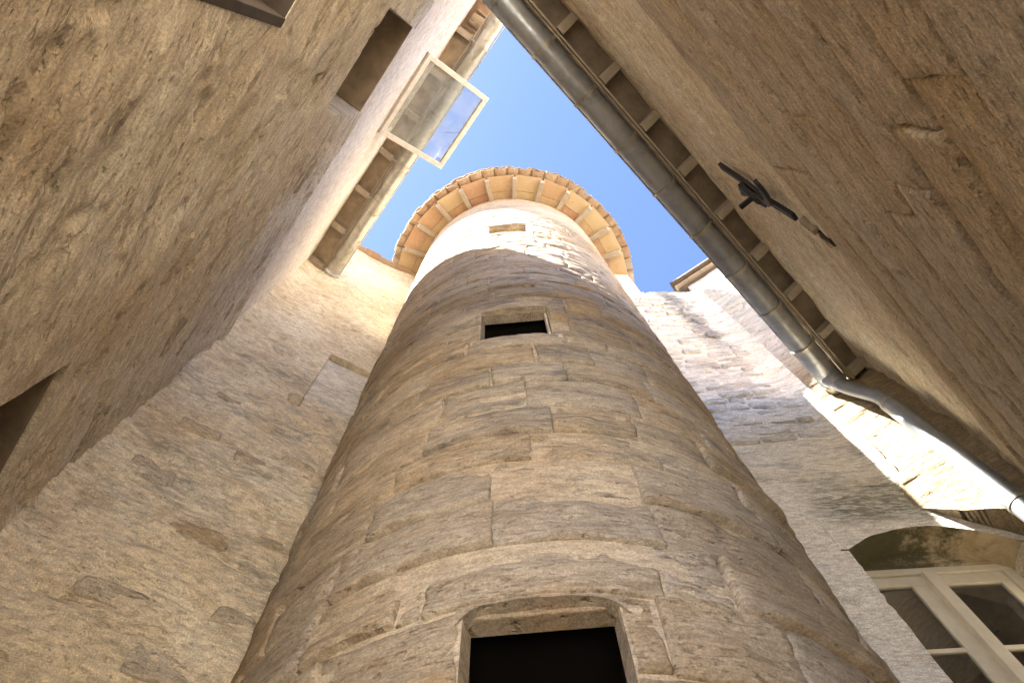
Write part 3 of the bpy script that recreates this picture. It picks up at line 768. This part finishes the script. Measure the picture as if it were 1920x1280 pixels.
# flank carried up under the tower eave
us = lin(1.0, 1.96, .04); vs = lin(9.40+EYE, 10.75+EYE, .04)
height_wall('upper_flank', rear, us, vs, lambda U, V: .006+.01*fbm(U*2, V*3, 3, 66), lambda U, V: V < 10.72+EYE-.0*U, M['rear'], .38)
random.seed(41)
z = 4.9+EYE
while z < 9.25+EYE:
    h = random.uniform(.12, .19)
    u = 1.5+random.uniform(0, .2)
    while u < 2.62:
        w = random.uniform(.17, .36)
        if random.random() < .86 and u+w < 2.70:
            stone(rear, M['rubble'], u+.007, u+w-.007, z+.008, z+h-.008, flat, res=.03, depth=.05, proud=.007+random.uniform(-.006, .009)+.04*max(0, u-2.4), rough=.014, seed=random.random()*90, cham=.016, oval=.40, wob=.016)
        u += w
    z += h
# wall below and beside the window
b = MB(); b.box(WU1, 3.4, .0, .38, 0, 3.5+EYE); b.build('window_jamb', M['back'], rear, bevel=.01)
b = MB(); b.box(WU0-.02, 3.4, .03, .38, 0, WZ0); b.build('window_breast', M['rear'], rear)
# arched lintel, mossy underneath
def lintel():
    n = 28; V = []; F = []
    ua, ub = WU0-.05, 3.40
    for y in (-.012, .30):
        for k in range(n+1):
            u = ua+(ub-ua)*k/n; t = (u-(WU0+WU1)/2)/((WU1-WU0)/2)
            zb = 3.50+.19*max(0, 1-t*t) if abs(t) < 1 else 3.50
            zb += .012*float(fbm(np.array(u*9.), np.array(y*9.), 3, 70))
            V.append((u, y, zb+EYE)); 
        for k in range(n+1):
            u = ua+(ub-ua)*k/n
            V.append((u, y-(0 if y > 0 else .004*math.sin(u*9)), 3.905+EYE+.008*math.sin(u*7)))
    m = n+1
    for k in range(n):
        F += [(k, k+1, m+k+1, m+k), (2*m+k+1, 2*m+k, 3*m+k, 3*m+k+1), (k+1, k, 2*m+k, 2*m+k+1), (m+k, m+k+1, 3*m+k+1, 3*m+k)]
    F += [(0, m, 3*m, 2*m), (n, 2*m+n, 3*m+n, m+n)]
    o = mesh_obj('arched_lintel', V, F, M['rear'], rear); o.data.materials.append(M['moss'])
    for i in range(n): o.data.polygons[4*i+2].material_index = 1
    return o
lintel()
b = MB(); b.box(WU0-.02, WU1+.02, .19, .37, 3.557+EYE, 3.76+EYE); b.build('lintel_infill', M['moss'], rear, bevel=.005)
win2 = bpy.data.objects.new('window', None); link(win2, rear); win2.location = (2.55, .2, WZ0)
H = 3.555-1.2
def wbox(x0, x1, y0, y1, z0, z1, name='window_frame', mat='paint', bev=.005):
    b = MB(); b.box(x0, x1, y0, y1, z0, z1); return b.build(name, M[mat], win2, bevel=bev)
wbox(-.54, .54, .0, .07, H-.055, H); wbox(-.54, -.455, .0, .07, 0, H-.056); wbox(.47, .54, .0, .07, 0, H-.056); wbox(-.54, .54, .0, .07, 0, .06)
wbox(-.045, .035, -.022, .02, .06, H-.057, 'mullion')
for sx0, sx1 in ((-.452, -.002), (.002, .468)):
    wbox(sx0, sx1, .015, .055, H-.145, H-.058, 'sash_rail'); wbox(sx0, sx1, .015, .055, .062, .15, 'sash_rail')
    wbox(sx0, sx0+(.075 if sx0 < 0 else .045), .0152, .0552, .151, H-.146, 'sash_stile'); wbox(sx1-(.145 if sx0 < 0 else .065), sx1, .0152, .0552, .151, H-.146, 'sash_stile')
    for zz in (.55, 1.12, 1.70):
        wbox(sx0+.05, sx1-.06, .02, .05, zz-.015, zz+.015, 'glazing_bar', bev=.003)
    zz0 = .1
    for zz1 in (.55, 1.12, 1.70, H-.1):
        wbox(sx0+.03, sx1-.03, .033, .037, zz0+.01, zz1-.01, 'pane', 'glass', 0); zz0 = zz1
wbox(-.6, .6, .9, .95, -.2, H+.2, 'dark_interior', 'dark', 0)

# ------------------------------------------------------------------ side wall (returns from the rear wall toward the right house)
side = thing('side_wall', 'sunlit wall of squared stones between the rear wall and the right house, behind the grey downpipe', 'wall', FT['loc'], FT['rz'])
us = lin(.83, 2.6, .022)
def zfoot(U): return np.where(U < 1.30, 3.88+EYE-(U-.85)*.95+.015*fbm(U*9, U*0, 3, 80), -1)
vs = np.unique(np.round(np.concatenate([lin(0, 2.4, .1), lin(2.4, 9.72+EYE, .022)]), 5))
def tk(U, V):
    return V > zfoot(U)-.012
def tkh(U, V): return .014+.014*fbm(U*1.5, V*3, 4, 81)+.010*fbm(U*4, V*9, 4, 82)
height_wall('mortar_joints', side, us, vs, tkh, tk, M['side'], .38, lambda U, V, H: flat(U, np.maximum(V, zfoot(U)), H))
random.seed(51)
z = 3.90+EYE
while z < 9.68+EYE:
    h = random.uniform(.20, .36); h = min(h, 9.7+EYE-z)
    if h < .1: break
    u = .87+random.uniform(-.1, .0)
    first = True
    while u < 2.2:
        w = random.uniform(.3, .6)
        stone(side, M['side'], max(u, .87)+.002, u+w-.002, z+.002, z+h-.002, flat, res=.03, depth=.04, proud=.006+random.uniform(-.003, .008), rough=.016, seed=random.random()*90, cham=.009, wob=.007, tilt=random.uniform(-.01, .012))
        u += w
    z += h
# its stepped tile eave
for k in range(8):
    x0 = .72+k*.22
    b = MB(); b.box(x0, x0+.214, -.05, .3, 9.72+EYE, 9.75+EYE); b.build('eave_tile', M['vtile'], side, bevel=.003)
    b = MB(); b.box(x0-.04, x0+.172, -.10, .3, 9.785+EYE, 9.81+EYE); b.build('eave_tile', M['beam'], side, bevel=.003)
    b = MB(); b.box(x0-.02, x0+.194, -.16, .3, 9.84+EYE, 9.87+EYE); b.build('eave_tile', M['vtile'], side, bevel=.003)
b = MB(); b.box(.7, 2.5, -.03, .3, 9.752+EYE, 9.783+EYE); b.box(.7, 2.5, -.08, .3, 9.812+EYE, 9.838+EYE); b.build('eave_bedding', M['board2'], side)
b = MB(); b.beam((1.6, 3.0, 10.7+EYE), (1.6, -.14, 9.9+EYE), 1.9, .05); b.build('tiled_roof', M['vtile'], side)

b = MB(); b.box(-7, 7, 0, 6, 0, 8.5); b.build('wall', M['plaster'], NB)
b = MB(); b.beam((0, 3.4, 9.7), (0, -.5, 8.55), 14.6, .15); b.build('tiled_roof', M['tile'], NB)
for k in range(4):
    for zz in (1.2, 4.6):
        b = MB(); b.box(-5.5+k*3.3, -4.5+k*3.3, -.05, .02, zz, zz+1.6); o = b.build('window', M['paint'], NB)
        b = MB(); b.box(-5.42+k*3.3, -4.58+k*3.3, -.06, -.051, zz+.08, zz+1.52); b.build('pane', M['dark'], o)

# ------------------------------------------------------------------ gutters
def gutter(fr, name, label, mat, x0, x1, out, ztop, r, rings, flip):
    t = thing(name, label, 'gutter', world(fr, 0, -out, ztop)[:], fr['rz'])
    n = 14; V = []; F = []
    L_ = list(np.linspace(x0, x1, max(2, int(abs(x1-x0)/.25))))
    for x in L_:
        dz = .003*math.sin(x*3)
        for rr in (r, r-.004):
            for k in range(n+1):
                q = math.pi*k/n; V.append((x, -rr*math.cos(q), -rr*math.sin(q)+dz))
    m = 2*(n+1)
    for i in range(len(L_)-1):
        for k in range(n):
            a = i*m+k; F.append((a, a+1, a+m+1, a+m)); a = i*m+n+1+k; F.append((a+1, a, a+m, a+m+1))
        F.append((i*m, (i+1)*m, (i+1)*m+n+1, i*m+n+1))
    for e in (0, (len(L_)-1)*m):
        F.append(tuple(e+k for k in range(n+1)))
    mesh_obj('trough', V, F, mat, t, smooth=True).data.set_sharp_from_angle(angle=R_(50))
    b = MB(); b.tube([(x0, -r-.002, .004), (x1, -r-.002, .004)], .009, 10); b.build('bead', M['zinc2'], t, smooth=True)
    for x in rings:
        b = MB(); pts = [(x, -(r+.004)*math.cos(q), -(r+.004)*math.sin(q)) for q in np.linspace(-.1, math.pi+.25, 18)]
        for p, q in zip(pts[:-1], pts[1:]):
            pass
        V = []; F = []
        for i, q in enumerate(np.linspace(-.08, math.pi+.1, 19)):
            for w in (-.016, .016):
                for rr in (r+.0025, r+.013): V.append((x+w, -rr*math.cos(q), -rr*math.sin(q)))
        for i in range(18):
            a = i*4
            F += [(a, a+4, a+6, a+2), (a+1, a+3, a+7, a+5), (a, a+1, a+5, a+4), (a+2, a+6, a+7, a+3)]
        F += [(0, 2, 3, 1), (72, 73, 75, 74)]
        br = mesh_obj('bracket', V, F, M['zinc'], t)
        b = MB(); b.box(x-.010, x+.010, -r-.016, -r-.008, -.012, .013); b.build('bracket_clip', mat, br)
        b = MB(); b.beam((x, r+.002, .0), (x, r+.05, -.015), .02, .005); b.build('bracket_strap', mat, br)
        b = MB(); b.tube([(x+.02*k, 0, 0) for k in (1,)]+[(x+.03, 0, 0)], .001, 3)
    for x in np.arange(min(x0, x1)+.35, max(x0, x1), 1.9):   # soldered laps
        V = []; F = []
        for w in (0, .03):
            for k in range(n+1):
                q = math.pi*k/n; V.append((x+w, -(r+.0022)*math.cos(q), -(r+.0022)*math.sin(q)))
        for k in range(n): F.append((k, k+1, n+2+k, n+1+k))
        mesh_obj('soldered_lap', V, F, mat, t, smooth=True)
    return t
gL = gutter(FL, 'gutter', 'mottled pale zinc gutter under the high left eave', M['zinc'], -.85, 2.98, .3495, 8.88+EYE, .0925, [a for a in lr], False)
gR = gutter(FR, 'gutter', 'dark grey zinc gutter running along the right house eave to the downpipe', M['zinc2'], .62, -3.86, .323, 5.58+EYE, .100, [a-.0 for a in rr_], True)

# ------------------------------------------------------------------ downpipe
start = world(FR, -3.72, -.323, 5.50+EYE)
foot = lambda z: world(FT, 1.255, -.10, z+EYE)
p2 = start+Vector((0, 0, -.10))
top = foot(5.02)
mid_ = p2.lerp(top, .5)
pts = [start, p2, p2.lerp(top, .15)+Vector((0, 0, -.035)), mid_+Vector((0, 0, -.02)), p2.lerp(top, .88)+Vector((0, 0, -.0)), top+Vector((0, 0, -.05)), top+Vector((0, 0, -.14))]
def smoothpath(P, it=2):
    for _ in range(it):
        Q = [P[0]]
        for a, b_ in zip(P[:-1], P[1:]): Q += [a.lerp(b_, .25), a.lerp(b_, .75)]
        Q.append(P[-1]); P = Q
    return P
dp = thing('downpipe', 'pale grey zinc downpipe running down the sunlit wall from the right gutter elbow', 'downpipe', top[:])
def rel(P): return [p-top for p in P]
RP = .068
b = MB(); b.tube(rel(smoothpath(pts)), RP*.86, 24, rr=None); b.build('elbow', M['zincpipe'], dp, smooth=True)
b = MB(); b.tube(rel([start+Vector((0, 0, .02)), start+Vector((0, 0, -.06)), start+Vector((0, 0, -.10))]), .08, 24, rr=[.095, .075, RP*.9]); b.build('outlet', M['zinc2'], dp, smooth=True)
b = MB(); b.tube(rel([foot(4.92), foot(.05-EYE)]), RP, 32); b.build('pipe', M['zincpipe'], dp, smooth=True)
for zc in (3.46, 1.5, 4.88):
    b = MB(); b.tube(rel([foot(zc+.015), foot(zc-.015)]), RP+(.006 if zc < 4 else .003), 32)
    c0 = foot(zc)-top
    o = b.build('collar', M['zinc'], dp, smooth=True)
    if zc < 4:
        b = MB(); b.tube([c0+Vector((-.02, .02, 0)), c0+Vector((.06, .12, 0))], .007, 8); b.build('collar_pin', M['iron'], o, smooth=True)
        b = MB(); b.tube(rel([foot(zc+.10), foot(zc+.0155)]), RP+.003, 32); b.build('socket_joint', M['zincpipe'], dp, smooth=True)

# ------------------------------------------------------------------ wrought iron tie anchor on the right house
anc = thing('wall_anchor', 'black wrought iron tie anchor with long curved bar and hooked wedge on the right house', 'wall anchor', world(FR, -1.55, -.0, 4.45+EYE)[:], FR['rz'])
def A(a, z, o=.03): return Vector((-(a)+1.55, -o, z-4.45))
def strap(pts, w, t, name, parent):
    b = MB()
    P = smoothpath(pts, 2); V = []; F = []
    for i, p in enumerate(P):
        tg = (P[min(i+1, len(P)-1)]-P[max(i-1, 0)]).normalized(); o = Vector((0, -1, 0)); s = tg.cross(o).normalized(); o = s.cross(tg).normalized()
        for i_, j_ in ((-1, -1), (1, -1), (1, 1), (-1, 1)): V.append(p+s*(i_*w/2)+o*(j_*t/2))
    for i in range(len(P)-1):
        a = i*4
        for k in range(4): F.append((a+k, a+(k+1) % 4, a+4+(k+1) % 4, a+4+k))
    F += [(0, 3, 2, 1), tuple((len(P)-1)*4+k for k in range(4))]
    o = mesh_obj(name, V, F, M['iron'], parent); m = o.modifiers.new('bevel', 'BEVEL'); m.width = .003
    return o
strap([A(1.385, 4.84, .02), A(1.43, 4.72, .02), A(1.50, 4.53, .02), A(1.565, 4.42, .025), A(1.62, 4.30, .025), A(1.665, 4.18, .02), A(1.705, 4.05, .02)], .060, .026, 'curved_bar', anc)
strap([A(1.565, 4.40, .02), A(1.565, 4.42, .09), A(1.565, 4.43, .165)], .032, .03, 'pin', anc)
strap([A(1.50, 4.56, .05), A(1.53, 4.48, .062), A(1.575, 4.40, .062), A(1.615, 4.30, .05)], .05, .035, 'wedge', anc)
strap([A(1.40, 4.13, .05), A(1.44, 4.08, .06), A(1.54, 4.12, .06), A(1.60, 4.24, .055), A(1.57, 4.33, .05)], .055, .024, 'hook', anc)
strap([A(1.50, 4.60, .012), A(1.51, 4.58, .07), A(1.55, 4.50, .075)], .03, .014, 'staple', anc)
strap([A(1.60, 4.36, .012), A(1.61, 4.34, .075), A(1.565, 4.36, .08)], .03, .014, 'staple', anc)
strap([A(1.62, 4.58, .02), A(1.60, 4.72, .05)], .032, .02, 'tail', anc)
